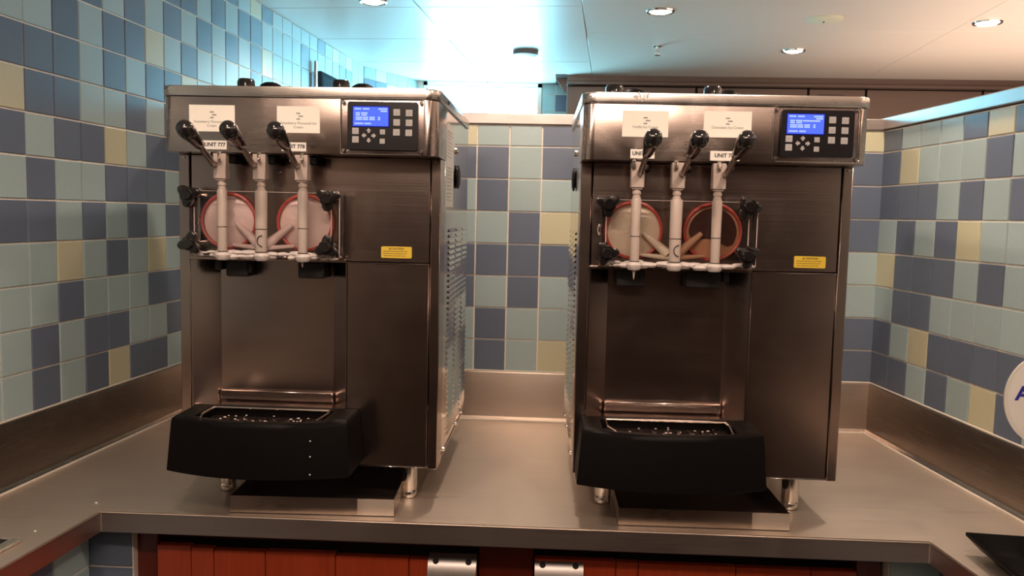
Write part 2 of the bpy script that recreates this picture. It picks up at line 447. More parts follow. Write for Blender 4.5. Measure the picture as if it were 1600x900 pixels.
# right wall: c0 by the corner, growing towards the camera
RMAP = ['DDLYLDDD', 'DLDDDDYL', 'LYDDLDLL', 'DDLDDLLL', 'LDLLYDLD', 'YDLDLLDY', 'DDLLLDLD', 'LDLDYLDL', 'DLYLDDLL', 'LLDDLLYD']
ru0 = .65981
rb = [RS0] + [ru0 - k * T for k in range(0, 22)]
def pickR(i, r): return RMAP[i][r] if i < len(RMAP) else rnd()
place_tiles(wall_right, rpt(RS0), rpt(-1.7), [RS0 - s for s in rb], range(0, 8), Z0 + HS, Z0 + 1.008, pickR, lambda i, r: i < 10)
# far wall right of the window: large cyan tiles
place_tiles(wall_far, Vector((WX1, WY, 0)), Vector((.6, WY, 0)), [0, .085, .195, .305], range(-1, 13), Z0 + HS, Z0 + CEIL, lambda i, r: ('D' if (i == 1 and r == 11) else 'L'), lambda i, r: r >= 9)

# caps on the half walls
b = bmesh.new(); slab(b, bpt(UL, .012), bpt(UC + .0, .012), .144, Z0 + 1.0095, Z0 + 1.0460, .003); struct('trim_1', b, M_CAP)
b = bmesh.new(); slab(b, rpt(RS0 + .13, .012), rpt(-1.9, .012), .144, Z0 + 1.0120, Z0 + 1.0500, .003); struct('trim_2', b, M_CAP)
# vertical steel trim on the far left wall
b = bmesh.new(); slab(b, lpt(2.135, .012), lpt(2.150, .012), -.012, Z0 + .3, Z0 + 1.432); struct('trim_3', b, M_CHROME)

# ceiling sheets
CR = Matrix.Rotation(-.118, 4, 'Z')
def ceil_sheet(p, sx, sy, mat=M_CEIL, tilt=0, name='ceiling_panel', gap=.004):
    bm = bmesh.new(); box(bm, gap / 2, sx - gap / 2, gap / 2, sy - gap / 2, 0, .012, .0012)
    return bm_obj(name, bm, mat, ceiling, loc=(p.x, p.y, Z0 + CEIL), rot=(tilt, 0, -.118))
org = Vector((-.339, 4.133, 0)); ex = CR @ Vector((1, 0, 0)); ey = CR @ Vector((0, 1, 0))
for j in range(-11, 3):
    for i in range(-4, 1):
        x0 = i * .675
        p = org + ex * x0 + ey * (j * .61)
        if p.x < -3.0 or p.x > 4.0 or p.y > 5.6: continue
        ceil_sheet(p, .675, .61, tilt=(-.012 if (i == 0 and j == -1) else 0))
for j in range(-4, 1):
    for i in range(0, 3):
        p = org + ex * (.675 + i * 1.6) + ey * (-.61 + j * 1.9 + .5)
        if p.y - 0 > 5.0: continue
        ceil_sheet(p, 1.6, 1.9, gap=.0012)
# a last row of wide sheets to the far wall
# ================================================================== WORKTOP
def cfront(x): return 1.84689 - math.tan(.03476) * x
wt = empty('worktop', 'stainless steel worktop running round the corner under both machines', 'worktop', (0, 1.9, Z0))
def rel(pt): return (pt[0], pt[1] - 1.9)
iL = (-.945, cfront(-.945) ); iR = (.948, cfront(.948) - .01)
sL = -1.75
e1 = lpt(-1.9); e2 = rpt(-1.8)
outer = [lpt(-1.9, .002), ]
inL = (iL[0] - 1.55 * math.sin(LA), iL[1] - 1.55 * math.cos(LA)); inR = (iR[0] + 1.45 * .05, iR[1] - 1.45)
p_l0 = lpt(-2.0); p_r0 = rpt(-1.66)
BLi, BRi = bpt(UL), bpt(UC)
poly = [(p_l0.x, p_l0.y), inL, iL, iR, inR, (p_r0.x, p_r0.y), (BRi.x, BRi.y), (BLi.x, BLi.y)]
bm = bmesh.new(); prism(bm, [rel(p) for p in poly], -.0045, 0, .0022, seg=3)
bm_obj('steel_top', bm, M_TOP, wt, smooth=True)
for nm, P, Q, th in (('backsplash', lpt(-2.0), lpt((BLi.y - 2) / math.cos(LA)), -.010), ('backsplash', BLi, BRi, -.010), ('backsplash', BRi, rpt(-1.66), -.010)):
    bm = bmesh.new()
    d = (Q - P).normalized(); n = Vector((-d.y, d.x, 0)) * th
    # splash with a coved foot and a rolled top
    prof = [(0, 0.0), (.030, 0.0004), (.021, .0035), (.0125, .010), (.010, .020), (.010, HS - .006), (.0085, HS - .002), (.005, HS), (0, HS)]
    L_ = (Q - P).length; sgn = 1 if th > 0 else -1
    nn = Vector((-d.y, d.x, 0)) * sgn
    A = [bm.verts.new(Vector((P.x, P.y - 1.9, 0)) + nn * a + Vector((0, 0, z))) for a, z in prof]
    B = [bm.verts.new(Vector((Q.x, Q.y - 1.9, 0)) + nn * a + Vector((0, 0, z))) for a, z in prof]
    for i in range(len(prof)): j = (i + 1) % len(prof); bm.faces.new((A[i], A[j], B[j], B[i]))
    bm.faces.new(A); bm.faces.new(B)
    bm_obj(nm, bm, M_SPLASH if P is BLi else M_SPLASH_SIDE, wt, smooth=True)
    for a, z, r in ((.0285, .0015, .0035), (.0035, HS + .0005, .0032)):  # foot bead stands in for the cove's bright highlight, top bead for pale grout
        bm = bmesh.new(); rod(bm, Vector((P.x, P.y - 1.9, z)) + nn * a, Vector((Q.x, Q.y - 1.9, z)) + nn * a, r, n=8); bm_obj('highlight_grout_bead', bm, M_BEAD, wt, smooth=True)
for (x, y) in (iL, iR):
    bm = bmesh.new(); box(bm, x - .002, x + .002, y - 1.9 - .0015, y - 1.9 + .002, -.051, .0006, .0006); bm_obj('weld_seam', bm, M_WELD, wt)
for P, Q in ((p_l0 * 0 + Vector((inL[0], inL[1], 0)), Vector((iL[0], iL[1], 0))), (Vector((iL[0], iL[1], 0)), Vector((iR[0], iR[1], 0))), (Vector((iR[0], iR[1], 0)), Vector((inR[0], inR[1], 0)))):
    bm = bmesh.new(); slab(bm, P - Vector((0, 1.9, 0)), Q - Vector((0, 1.9, 0)), .018, -.052, -.0046, .0012); bm_obj('front_edge', bm, M_EDGEST, wt)
# supporting plinths clad in tile under the worktop corners
def plinth(name, P, Q, thick, cols):
    bm = bmesh.new(); slab(bm, P, Q, thick, 0, Z0 - .053); o = struct(name, bm, M_GROUT)
    d = (Q - P).normalized(); L_ = (Q - P).length; n = int(round(L_ / T)) or 1
    bnd = [min(i * T, L_) for i in range(n)] + [L_]
    place_tiles(o, P, Q, bnd, range(-5, 4), Z0 - .053 - 4 * T, Z0 - .053, lambda i, r: cols[i % len(cols)] if r == 3 else rnd(), lambda i, r: r >= 2)
FY = lambda x: cfront(x) + .065
plinth('wall_base_left', Vector((iL[0] - .065 - .9 * math.sin(LA), FY(-.95) - .9 * math.cos(LA), 0)), Vector((iL[0] - .065, FY(-.95), 0)), .2, 'LDLLDLDL')
plinth('wall_base_front', Vector((-1.02, FY(-1.02), 0)), Vector((-.900, FY(-.900), 0)), .2, 'D')
plinth('wall_base_right', Vector((.895, FY(.895), 0)), Vector((1.02, FY(1.02), 0)), .2, 'L')
plinth('wall_base_east', Vector((iR[0] + .065, FY(.95), 0)), Vector((iR[0] + .065 + .05, FY(.95) - .9, 0)), .2, 'DLDLDLDD')

# ================================================================== CABINET UNDER THE WORKTOP
cb = empty('base_cabinet', 'red wooden cabinet with two plank doors under the steel worktop', 'cabinet', (0, 1.93, 0), -.03476)
def cl(x): return x
zt_ = Z0 - .056
bm = bmesh.new(); box(bm, -.87, .87, .05, .55, .08, zt_ - .02); bm_obj('carcass', bm, M_DARK, cb)
bm = bmesh.new(); box(bm, -.066, .066, .012, .05, .1, zt_, .002); bm_obj('centre_stile', bm, M_WOODD, cb)
for sx in (-.862, .842):
    bm = bmesh.new(); box(bm, sx - (.040 if sx < 0 else .012), sx + (.012 if sx < 0 else .045), .004, .05, .1, zt_, .002); bm_obj('side_stile', bm, M_WOODD, cb)
bm = bmesh.new(); box(bm, -.85, .85, .035, .05, zt_ - .05, zt_, .002); bm_obj('top_rail', bm, M_WOODD, cb)
def door(xs, hx, tops):
    bm = bmesh.new(); box(bm, xs[0] + .004, xs[-1] - .004, .008, .022, .12, Z0 - .125); d = bm_obj('door', bm, M_WOODD, cb)
    for k in range(len(xs) - 1):
        bm = bmesh.new(); box(bm, xs[k] + .0008, xs[k + 1] - .0008, -.012, .010, .12, Z0 - .108 - tops[k], .0018); bm_obj('plank', bm, M_WOOD, d)
    # bent aluminium pull over the door top, two countersunk holes
    bm = bmesh.new(); n = 10; pr = []
    for i in range(n + 1):
        a = math.radians(90 * i / n); pr.append((-.010 - .028 * math.sin(a), Z0 - .112 - .055 * (1 - math.cos(a))))
    pr = [(.012, Z0 - .112)] + pr + [(-.038, Z0 - .2)]
    th = .003
    top = [[bm.verts.new((hx + s * .0575, y, z)) for y, z in pr] for s in (-1, 1)]
    bot = [[bm.verts.new((hx + s * .0575, y + th * .6, z - th)) for y, z in pr] for s in (-1, 1)]
    for i in range(len(pr) - 1):
        bm.faces.new((top[0][i], top[1][i], top[1][i + 1], top[0][i + 1])); bm.faces.new((bot[0][i], bot[0][i + 1], bot[1][i + 1], bot[1][i]))
        for s in (0, 1): bm.faces.new((top[s][i], top[s][i + 1], bot[s][i + 1], bot[s][i]))
    bm.faces.new((top[0][0], top[1][0], bot[1][0], bot[0][0])); bm.faces.new((top[0][-1], top[1][-1], bot[1][-1], bot[0][-1]))
    for s in (-1, 1):
        a = math.radians(28); c = Vector((hx + s * .039, -.010 - .028 * math.sin(a), Z0 - .112 - .055 * (1 - math.cos(a)) + .0006))
        lathe(bm, [(.0075, -.002), (.0075, .0003), (.0, .0003)], 16, Matrix.Translation(c) @ Matrix.Rotation(math.radians(38), 4, 'X'), mi=1)
    bm_obj('door_handle', bm, None, d, smooth=True, mats=[plain('brushed_aluminium', (.62, .58, .56), .42, .85, noise=.06, nscale=60), M_DARK])
door([-.845, -.762, -.706, -.580, -.410, -.232, -.168, -.068], -.127, [0, .004, .008, .006, .011, .012, .012])
door([.068, .262, .315, .545, .720, .826], .127, [0, .002, .003, .004, .004])

# ================================================================== SOFT SERVE MACHINES
MW, MD = .62174, .5776
def serve_machine(idx, loc, rz, label, cfg):
    R = empty('soft_serve_machine', label, 'ice cream machine', loc, rz)
    def part(name, bm, mat, smooth=True, parent=None, mats=None, lab=None):
        o = bm_obj(name, bm, mat, parent or R, smooth=smooth, mats=mats)
        if lab: o['label'] = lab
        return o
    # --- casing
    bm = bmesh.new(); box(bm, .0, .026, 0, .03, .095, .8305, .002); part('corner_post', bm, M_STEEL)
    bm = bmesh.new(); box(bm, .5985, MW, 0, .03, .095, .8305, .002); part('corner_post', bm, M_STEEL)
    bm = bmesh.new(); box(bm, .0285, .5965, .003, .012, .5885, .8305, .0015); part('upper_front_panel', bm, M_STEEL)
    bm = bmesh.new(); box(bm, .402, .5965, .001, .012, .100, .5850, .0015); part('lower_front_panel', bm, M_STEEL)
    bm = bmesh.new(); box(bm, .402, .5965, -.0015, .004, .5845, .5868, .0006); part('panel_lip', bm, M_CHROME)
    bm = bmesh.new(); box(bm, .420, .5965, -.0010, .004, .0975, .0995, .0004); part('lower_lip', bm, M_CHROME)
    bm = bmesh.new(); box(bm, .0285, .402, .004, .012, .098, .225, .001); part('apron_panel', bm, M_STEEL)
    # splayed niche
    bm = bmesh.new(); prism(bm, [(.0265, .001), (.029, .001), (.0755, .060), (.073, .060)], .205, .5850); part('niche_side', bm, M_STEEL, False)
    bm = bmesh.new(); prism(bm, [(.399, .001), (.4015, .001), (.3575, .060), (.355, .060)], .205, .5850); part('niche_side', bm, M_STEEL, False)
    bm = bmesh.new(); box(bm, .060, .370, .060, .063, .205, .5850)
    box(bm, .075, .356, .050, .061, .236, .262, .003)
    part('niche_back', bm, M_STEEL)
    bm = bmesh.new(); box(bm, .029, .400, .004, .064, .5850, .5880); part('niche_top', bm, M_STEEL)
    bm = bmesh.new(); prism(bm, [(.027, -.004), (.401, -.004), (.401, .004), (.027, .004)], .5845, .5925, .001); part('door_sill', bm, M_STEEL)
    # sides with pressed louvres
    for s, x0, x1, sg in (('l', .0, .003, -1), ('r', MW - .003, MW, 1)):
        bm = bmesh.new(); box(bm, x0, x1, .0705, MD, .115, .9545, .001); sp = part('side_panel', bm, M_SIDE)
        bm = bmesh.new(); box(bm, x0, x1, .029, .0695, .095, .8305, .001); part('side_strip', bm, M_STEEL)
        bm = bmesh.new()
        X = x0 if sg < 0 else x1
        for (v0, v1) in ((.150, .275), (.290, .425), (.440, .565)):
            for k in range(38):
                z = .668 - k * .0141
                # each louvre: a hooded slit
                p = [(X - sg * .0005, v0, z), (X - sg * .0005, v1, z), (X + sg * .0042, v1 - .006, z - .0078), (X + sg * .0042, v0 + .006, z - .0078),
                     (X - sg * .0005, v0 + .004, z - .0095), (X - sg * .0005, v1 - .004, z - .0095)]
                q = [bm.verts.new(c) for c in p]
                bm.faces.new((q[0], q[1], q[2], q[3])).material_index = 0
                bm.faces.new((q[3], q[2], q[5], q[4])).material_index = 1
                bm.faces.new((q[0], q[3], q[4])).material_index = 0; bm.faces.new((q[1], q[5], q[2])).material_index = 0
        lo = part('louvres', bm, None, False, parent=sp, mats=[M_SIDE, M_DARK]); lo['kind'] = 'stuff'
        # rating sheet, screw, black grommet
        if sg > 0:
            bm = bmesh.new(); box(bm, X, X + .0008, .085, .225, .722, .925, mi=0)
            for k in range(20):
                z = .905 - k * .0088
                if abs(z - .83) < .01: continue
                box(bm, X + .0004, X + .0011, .095, .095 + random.uniform(.07, .12), z, z + .0022, mi=1)
            part('rating_sheet', bm, None, False, mats=[plain('rating_paper', (.50, .49, .46), .5, noise=.05, nscale=60), M_GREY])
        bm = bmesh.new(); lathe(bm, [(.020, 0), (.031, .002), (.031, .006), (.022, .009), (.0, .010)], 20,
              Matrix.Translation((X, .294, .803)) @ Matrix.Rotation(sg * math.pi / 2, 4, 'Y')); part('vent_plug', bm, M_BLACKP)
        for (v, z) in ((.262, .872), (.285, .868), (.36, .118), (.50, .118), (.10, .118)):
            bm = bmesh.new(); lathe(bm, [(.006, 0), (.006, .003), (.004, .006), (0, .0065)], 10, Matrix.Translation((X, v, z)) @ Matrix.Rotation(sg * math.pi / 2, 4, 'Y')); part('side_bolt', bm, M_CHROME)
    bm = bmesh.new(); box(bm, .003, MW - .003, MD - .004, MD, .115, .9545); part('back_panel', bm, M_STEEL, False)
    bm = bmesh.new(); box(bm, .003, MW - .003, .012, MD - .004, .098, .104); part('bottom_plate', bm, M_STEEL, False)
    # head shroud
    bm = bmesh.new(); prism(bm, rrect(-.0015, MW + .0015, -.078, .070, .026, 6, (1, 1, 0, 0)), .8315, .9540, .0012, seg=1); part('head_shroud', bm, M_HEAD)
    # lid
    bm = bmesh.new(); prism(bm, rrect(-.005, MW + .005, -.083, MD + .004, .030, 6), .9555, .9780, .0035, seg=2); part('lid', bm, M_LID)
    for (x, y) in ((MW + .005, .07), (-.005, .07)):
        bm = bmesh.new(); lathe(bm, [(.004, 0), (.004, .0015), (0, .002)], 10, Matrix.Translation((x, y, .9675)) @ Matrix.Rotation(math.copysign(math.pi / 2, x), 4, 'Y')); part('lid_screw', bm, M_BLACKP)
    if idx == 2:
        bm = bmesh.new(); rq = random.Random(3)
        for k in range(16):
            x = .125 + rq.uniform(-.018, .018); z = .9765 - rq.uniform(0, .020) * (1 - abs(x - .125) / .03)
            lathe(bm, [(.0022, 0), (.0018, .0008), (0, .001)], 7, Matrix.Translation((x, -.083, z)) @ Matrix.Rotation(math.pi / 2, 4, 'X') @ Matrix.Scale(rq.uniform(.8, 2.2), 4, (0, 1, 0)))
        o = part('cream_smear', bm, M_FROST, lab='dried pale smear on the lid edge'); o['kind'] = 'stuff'
    # hopper covers with knobs
    for (cx, cx2) in ((.088, .140), (.334, .382)):
        bm = bmesh.new(); prism(bm, rrect(cx - .045, cx2 + .060, .12, .42, .02, 4), .978, .985, .002); hc = part('hopper_cover', bm, M_LID)
        bm = bmesh.new(); lathe(bm, [(.020, .985), (.0225, .990), (.0225, 1.030), (.019, 1.037), (0, 1.038)], 20, Matrix.Translation((cx, .20, 0))); part('cover_knob', bm, M_BLACKG, parent=hc)
        bm = bmesh.new(); lathe(bm, [(.024, .985), (.030, 1.005), (.031, 1.018), (.026, 1.028), (.015, 1.034), (0, 1.036)], 20, Matrix.Translation((cx2, .235, 0))); part('round_knob', bm, M_BLACKP, parent=hc)
    # legs
    for (x, y) in ((.0806, .0806), (MW - .0806, .0806), (.0806, .50), (MW - .0806, .50)):
        bm = bmesh.new(); lathe(bm, [(.017, 0), (.020, .002), (.020, .014), (.018, .018), (.0205, .020), (.0205, .098)], 20, Matrix.Translation((x, y, 0))); part('leg', bm, M_CHROME)
    # --- drip tray
    du = cfg['tray']
    def tp(o, s):    # plan outline of the tray front, o = outward growth
        pts = []
        for i in range(13):
            t = i / 12; pts.append((.012 - o + t * (.402 + 2 * o), -.128 - o - .045 * (1 - (2 * t - 1) ** 2)))
        return pts
    bm = bmesh.new()
    rows = []
    for (z, o, back) in ((.112, .006, .0), (.114, .008, .0), (.224, .000, .0), (.232, -.002, .0), (.236, -.007, 0)):
        f = tp(o, 0); ring = [(p[0] + du, p[1], z) for p in f]
        ring = [(f[0][0] + du, -.002, z), (f[0][0] + du, f[0][1] + .02, z)] + ring[0:] + [(f[-1][0] + du, f[-1][1] + .02, z), (f[-1][0] + du, -.002, z)]
        rows.append([bm.verts.new(c) for c in ring])
    n = len(rows[0])
    for a, c in zip(rows, rows[1:]):
        for i in range(n):
            j = (i + 1) % n; bm.faces.new((a[i], a[j], c[j], c[i]))
    bm.faces.new(rows[0])
    # rim top with trapezoid opening
    op = [(.062 + du, -.022), (.082 + du, -.022)]
    inner = []
    for i in range(n):
        v = rows[-1][i].co; t = (v.x - du - .012) / .402
        x = min(max(v.x, .060 + du), .358 + du); y = v.y
        if y < -.02: y = y + .020 if y < -.1 else y
        else: y = -.024
        inner.append(bm.verts.new((x, min(y, -.024) if i not in (0, n - 1) else -.024, .2355)))
    for i in range(n):
        j = (i + 1) % n
        try: bm.faces.new((rows[-1][i], rows[-1][j], inner[j], inner[i]))
        except ValueError: pass
    low = [bm.verts.new((v.co.x, v.co.y, .170)) for v in inner]
    for i in range(n):
        j = (i + 1) % n; bm.faces.new((inner[i], inner[j], low[j], low[i]))
    bm.faces.new(low)
    tray = part('drip_tray', bm, M_BLACKP, lab='black bowed plastic drip tray')
    # rear bridge and steel insert
    bm = bmesh.new(); box(bm, .030 + du * .5, .400, -.004, .058, .200, .2335, .002); part('tray_shelf', bm, M_STEEL)
    bm = bmesh.new()
    def pathrod(pts, r):
        for a, c in zip(pts, pts[1:]): rod(bm, a, c, r, n=8)
    a = [(.072 + du, -.030, .2365), (.350 + du * .3, -.030, .2365), (.350 + du * .3, -.118, .2365)]
    pathrod([(.088 + du, -.146, .2365), (.072 + du, -.100, .2365), (.072 + du, -.030, .2365), (.349 + du, -.030, .2365), (.352 + du, -.060, .2365), (.344 + du, -.130, .2365)], .0028)
    part('insert_rim', bm, M_CHROME, parent=tray)
    bm = bmesh.new(); box(bm, .070 + du, .350 + du, -.135, -.032, .214, .217)
    for k in range(9):
        box(bm, .09 + du + k * .028, .098 + du + k * .028, -.125, -.045, .217, .221, .001)
    part('tray_grid', bm, plain('wet_steel', (.22, .16, .15), .16, .9, noise=.4, nscale=80, bump=.6, bscale=90), parent=tray)
    bm = bmesh.new()
    rr = random.Random(idx)
    for k in range(26):
        x = rr.uniform(.10, .33) + du; y = rr.uniform(-.13, -.035); s = rr.uniform(.0008, .0024)
        lathe(bm, [(s, 0), (s * .8, s * .6), (0, s)], 7, Matrix.Translation((x, y, .221)) @ Matrix.Scale(rr.uniform(1, 2.2), 4, (1, 0, 0)))
    dr = part('cream_drops', bm, plain('drop_cream', (.72, .6, .56), .35, noise=.1, nscale=30), parent=tray); dr['kind'] = 'stuff'
    if idx == 1:
        for z, y in ((.200, -.1625), (.165, -.1635), (.125, -.1645)):
            bm = bmesh.new(); lathe(bm, [(.0012, 0), (.0018, .0008), (0, .002)], 8, Matrix.Translation((.350 + du * .6, y, z)) @ Matrix.Rotation(math.pi / 2, 4, 'X')); part('cream_splash', bm, M_CARD, parent=tray)
    # --- sensors under the head in the niche
    sn = cfg['sensor']
    for (a0, a1) in sn:
        bm = bmesh.new(); box(bm, a0, a1, .006, .055, .545, .5845, .003); box(bm, a0 + .055, a0 + .063, .0045, .008, .555, .575, .001, mi=1)
        part('cup_sensor', bm, None, mats=[M_DARK, M_BLACKG])
    a0, a1 = cfg['small']
    bm = bmesh.new(); box(bm, a0, a1, .004, .040, .560, .5845, .002); part('sensor_bracket', bm, M_DARK)
    # --- freezer door
    fz = part('freezer_door', (lambda q: (box(q, .046, .396, -.048, -.036, .599, .746, .002), q)[1])(bmesh.new()), M_ACRYL, lab='clear acrylic freezer door')
    bm = bmesh.new()
    box(bm, .392, .3965, -.0485, -.004, .600, .744, .001); part('door_edge', bm, M_ACRYL, parent=fz)
    bm = bmesh.new(); box(bm, .046, .0485, -.0485, -.004, .600, .744, .001); part('door_edge', bm, M_ACRYL, parent=fz)
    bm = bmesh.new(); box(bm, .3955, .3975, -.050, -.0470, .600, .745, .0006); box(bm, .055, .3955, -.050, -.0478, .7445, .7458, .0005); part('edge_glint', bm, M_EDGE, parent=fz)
    bm = bmesh.new(); box(bm, .046, .396, -.049, -.004, .5935, .5995, .0015); part('door_foot', bm, M_STEEL, parent=fz)
    # frozen residue along the foot
    bm = bmesh.new(); rr = random.Random(idx + 10)
    for k in range(90):
        x = rr.uniform(.052, .390); s = rr.uniform(.002, .008)
        near_n = min(abs(x - q) for q in (.125, .212, .303))
        if near_n < .03: s *= 1.5
        lathe(bm, [(s * .7, -s * .35), (s, 0), (s * .7, s * .4), (0, s * .55)], 8, Matrix.Translation((x, rr.uniform(-.052, -.044), .600 + rr.uniform(-.005, .005))) @ Matrix.Scale(rr.uniform(1.2, 2.6), 4, (1, 0, 0)) @ Matrix.Scale(1.3, 4, (0, 0, 1)))
    fr = part('frozen_residue', bm, M_FROST, parent=fz); fr['kind'] = 'stuff'
    # cylinders: gasket ring, cream face
    for q, (cx, kind) in enumerate(((.124, cfg['cream'][0]), (.305, cfg['cream'][1]))):
        bm = bmesh.new(); torus(bm, .0640, .0036, Matrix.Translation((cx, -.012, .6765)) @ Matrix.Rotation(math.pi / 2, 4, 'X'), 40, 8); part('gasket_ring', bm, M_RED)
        bm = bmesh.new(); prof = [(.061, 0)]
        # lumpy disc facing the viewer
        n1, n2 = 36, 7; rings = []
        rr2 = random.Random(idx * 5 + q)
        c0 = bm.verts.new((cx, -.010, .6765))
        for j in range(1, n2 + 1):
            rad = .062 * j / n2
            rings.append([bm.verts.new((cx + rad * math.cos(2 * math.pi * i / n1), -.010 + (.006 * (j / n2) ** 3) + rr2.uniform(-.0009, .0009), .6765 + rad * math.sin(2 * math.pi * i / n1))) for i in range(n1)])
        fs = [bm.faces.new((c0, rings[0][i], rings[0][(i + 1) % n1])) for i in range(n1)]
        for a, c in zip(rings, rings[1:]):
            for i in range(n1): fs.append(bm.faces.new((a[i], c[i], c[(i + 1) % n1], a[(i + 1) % n1])))
        if kind == 'choc':
            for f in fs:
                f.material_index = 0
            cho = part('chocolate_ice_cream', bm, M_CHOC)
            bm = bmesh.new(); pts = [(cx + .0545 * math.cos(math.radians(a)), .6765 + .0545 * math.sin(math.radians(a))) for a in range(-8, 186, 8)]
            pts += [(cx - .050, .664), (cx - .030, .660), (cx - .010, .662), (cx + .004, .656), (cx + .020, .652), (cx + .036, .645), (cx + .048, .652)]
            prism(bm, pts, .0118, .0135, 0, XZ); part('dark_void', bm, M_VOID, parent=cho)  # dark overlay paints the shadowed void in the upper half of the cylinder
        else: part('ice_cream', bm, {'pink': M_PINK, 'vanilla': M_VAN}[kind])
    # slanted channels feeding the twist spout
    for q, (sgn, kind) in enumerate(((-1, cfg['cream'][0]), (1, cfg['cream'][1]))):
        mt = {'pink': M_PINK, 'vanilla': M_VAN, 'choc': plain('caramel_flow', (.72, .42, .27), .4, noise=.1, nscale=40)}[kind]
        cx = .212
        bm = bmesh.new()
        rod(bm, (cx + sgn * .066, -.020, .672), (cx + sgn * .010, -.030, .624), .0060, .0120, 16)
        rod(bm, (cx + sgn * .072, -.024, .6215), (cx + sgn * .008, -.030, .6155), .0042, .0065, 12)
        part('feed_channel', bm, mt)
    # dispensing plungers
    for q, (cx, wu, wl) in enumerate(((.1255, .0145, .0115), (.2120, .0145, .0140), (.3040, .0145, .0115))):
        dx = cfg['dx'][q]; cx += dx
        bm = bmesh.new()
        box(bm, cx - wu, cx + wu, -.078, -.052, .772, .829, .0012)
        box(bm, cx - .0115, cx + .0115, -.074, -.056, .768, .774, .001)
        lathe(bm, [(.0095, .744), (.0095, .752), (.0080, .753), (.0080, .757), (.0098, .758), (.0098, .763), (.0088, .764), (.0088, .772)], 18, Matrix.Translation((cx, -.063, 0)))
        lathe(bm, [(wl * .86, .604), (wl * .9, .606), (wl, .744), (wl * .9, .748)], 20, Matrix.Translation((cx, -.064, 0)))
        pl = part('plunger', bm, M_WHITEP)
        for z in ((.664, .608) if q != 1 else (.6605, .6085)):
            bm = bmesh.new(); lathe(bm, [(wl * .98, z - .0008), (wl * 1.02, z - .0004), (wl * 1.02, z + .0004), (wl * .98, z + .0008)], 20, Matrix.Translation((cx, -.064, 0)))
            part('seal_ring', bm, M_INK, parent=pl)
        bm = bmesh.new()
        if q == 1: torus(bm, .0125, .0011, Matrix.Translation((cx + .008, -.064 - wl - .0005, .634)) @ Matrix.Rotation(math.pi / 2, 4, 'X'), 20, 6, a0=95, a1=265); part('o_ring', bm, M_INK, parent=pl)
        else: bm.free()
        # spout star nozzle under the door
        bm = bmesh.new(); lathe(bm, [(.012, .588), (.016, .592), (.018, .600), (.014, .606)], 16, Matrix.Translation((cx, -.062, 0))); part('spout', bm, M_FROST)
        # handle: steel rod with black pear grip, pivot fork and nut
        hx = (.124, .214, .308)[q] + cfg['hdx'][q]
        lean = cfg['lean']
        p0 = Vector((hx - .001, -.088, .8035)); p1 = Vector((hx + .001 + lean * .4, -.160, .839)); p2 = Vector((hx + .002 + lean, -.250, .8725))
        bm = bmesh.new(); rod(bm, p0, p1 + (p2 - p1) * .1, .0066, .0060, 12); rod(bm, (hx - .001, -.070, .806), p0, .0078, .0066, 12); hn = part('dispense_handle', bm, M_ROD)
        bm = bmesh.new(); L_ = (p2 - p1).length
        lathe(bm, [(.0090, 0), (.0108, .003), (.0135, L_ * .35), (.0172, L_ * .62), (.0188, L_ * .80), (.0165, L_ * .93), (.0100, L_ * 1.0), (0, L_ * 1.02)], 24, along(p1, p2)); part('grip', bm, M_BLACKG, parent=hn)
        bm = bmesh.new(); box(bm, hx - .019, hx - .010, -.086, -.066, .812, .8315, .002); box(bm, hx + .006, hx + .013, -.086, -.066, .812, .8315, .002)
        part('pivot_fork', bm, M_CHROME)
        bm = bmesh.new(); box(bm, cx + .014, cx + .030, -.060, -.010, .808, .829, .002); part('lever_block', bm, M_BLACKP)
        bm = bmesh.new(); lathe(bm, [(.0042, 0), (.0042, .004), (.003, .006), (0, .006)], 6, Matrix.Translation((hx + .012, -.088, .817)) @ Matrix.Rotation(math.pi / 2, 4, 'X')); part('pivot_nut', bm, M_CHROME)
    for (x, l) in cfg['drips']:
        bm = bmesh.new(); lathe(bm, [(0, .590 - l), (.0012, .590 - l * .8), (.0030, .590 - l * .3), (.0065, .592), (.012, .598)], 12, Matrix.Translation((x, -.062, 0))); part('cream_drip', bm, M_WHITEP, lab='hanging thread of melted cream')
    # star knobs
    for (x, z, a0) in cfg['stars']:
        bm = bmesh.new(); pts = []
        for i in range(36):
            a = 2 * math.pi * i / 36; r = .0215 + .0074 * math.cos(3 * (a - math.radians(a0))); pts.append((r * math.cos(a), r * math.sin(a)))
        prism(bm, pts, .052, .072, .0035, Matrix.Translation((x, 0, z)) @ XZ, seg=3)
        lathe(bm, [(.012, .070), (.012, .078), (.010, .081), (0, .081)], 18, Matrix.Translation((x, 0, z)) @ XZ)
        sk = part('star_knob', bm, M_BLACKG)
        bm = bmesh.new(); rod(bm, (x, -.053, z), (x, .003, z), .0045, n=10); part('stud', bm, M_CHROME, parent=sk)
    for x in (.055, .3745):
        bm = bmesh.new(); rod(bm, (x + .003, -.0495, .648), (x + .003, -.0495, .708), .0011, n=6); part('door_pin', bm, M_EDGE)
    bm = bmesh.new(); torus(bm, .0035, .0010, Matrix.Translation((.0465, -.006, .676)) @ XZ @ Matrix.Scale(3.0, 4, (0, 1, 0)), 16, 6); part('pull_ring', bm, M_EDGE)
    # --- control panel
    cu, cw = cfg['cp']
    bz = part('control_bezel', (lambda q: (prism(q, rrect(.4105 + cu, .5985 + cu, .8345 + cw, .9555 + cw * .3, .006, 4), .0782, .0835, .0012, XZ), q)[1])(bmesh.new()), M_BEZEL, lab='clear plastic cover of the control panel')
    bm = bmesh.new()
    torus_pts = rrect(.4110 + cu, .5980 + cu, .8350 + cw, .9550 + cw * .3, .006, 4)
    for a, c in zip(torus_pts, torus_pts[1:] + torus_pts[:1]): rod(bm, (a[0], -.0838, a[1]), (c[0], -.0838, c[1]), .0009, n=6)
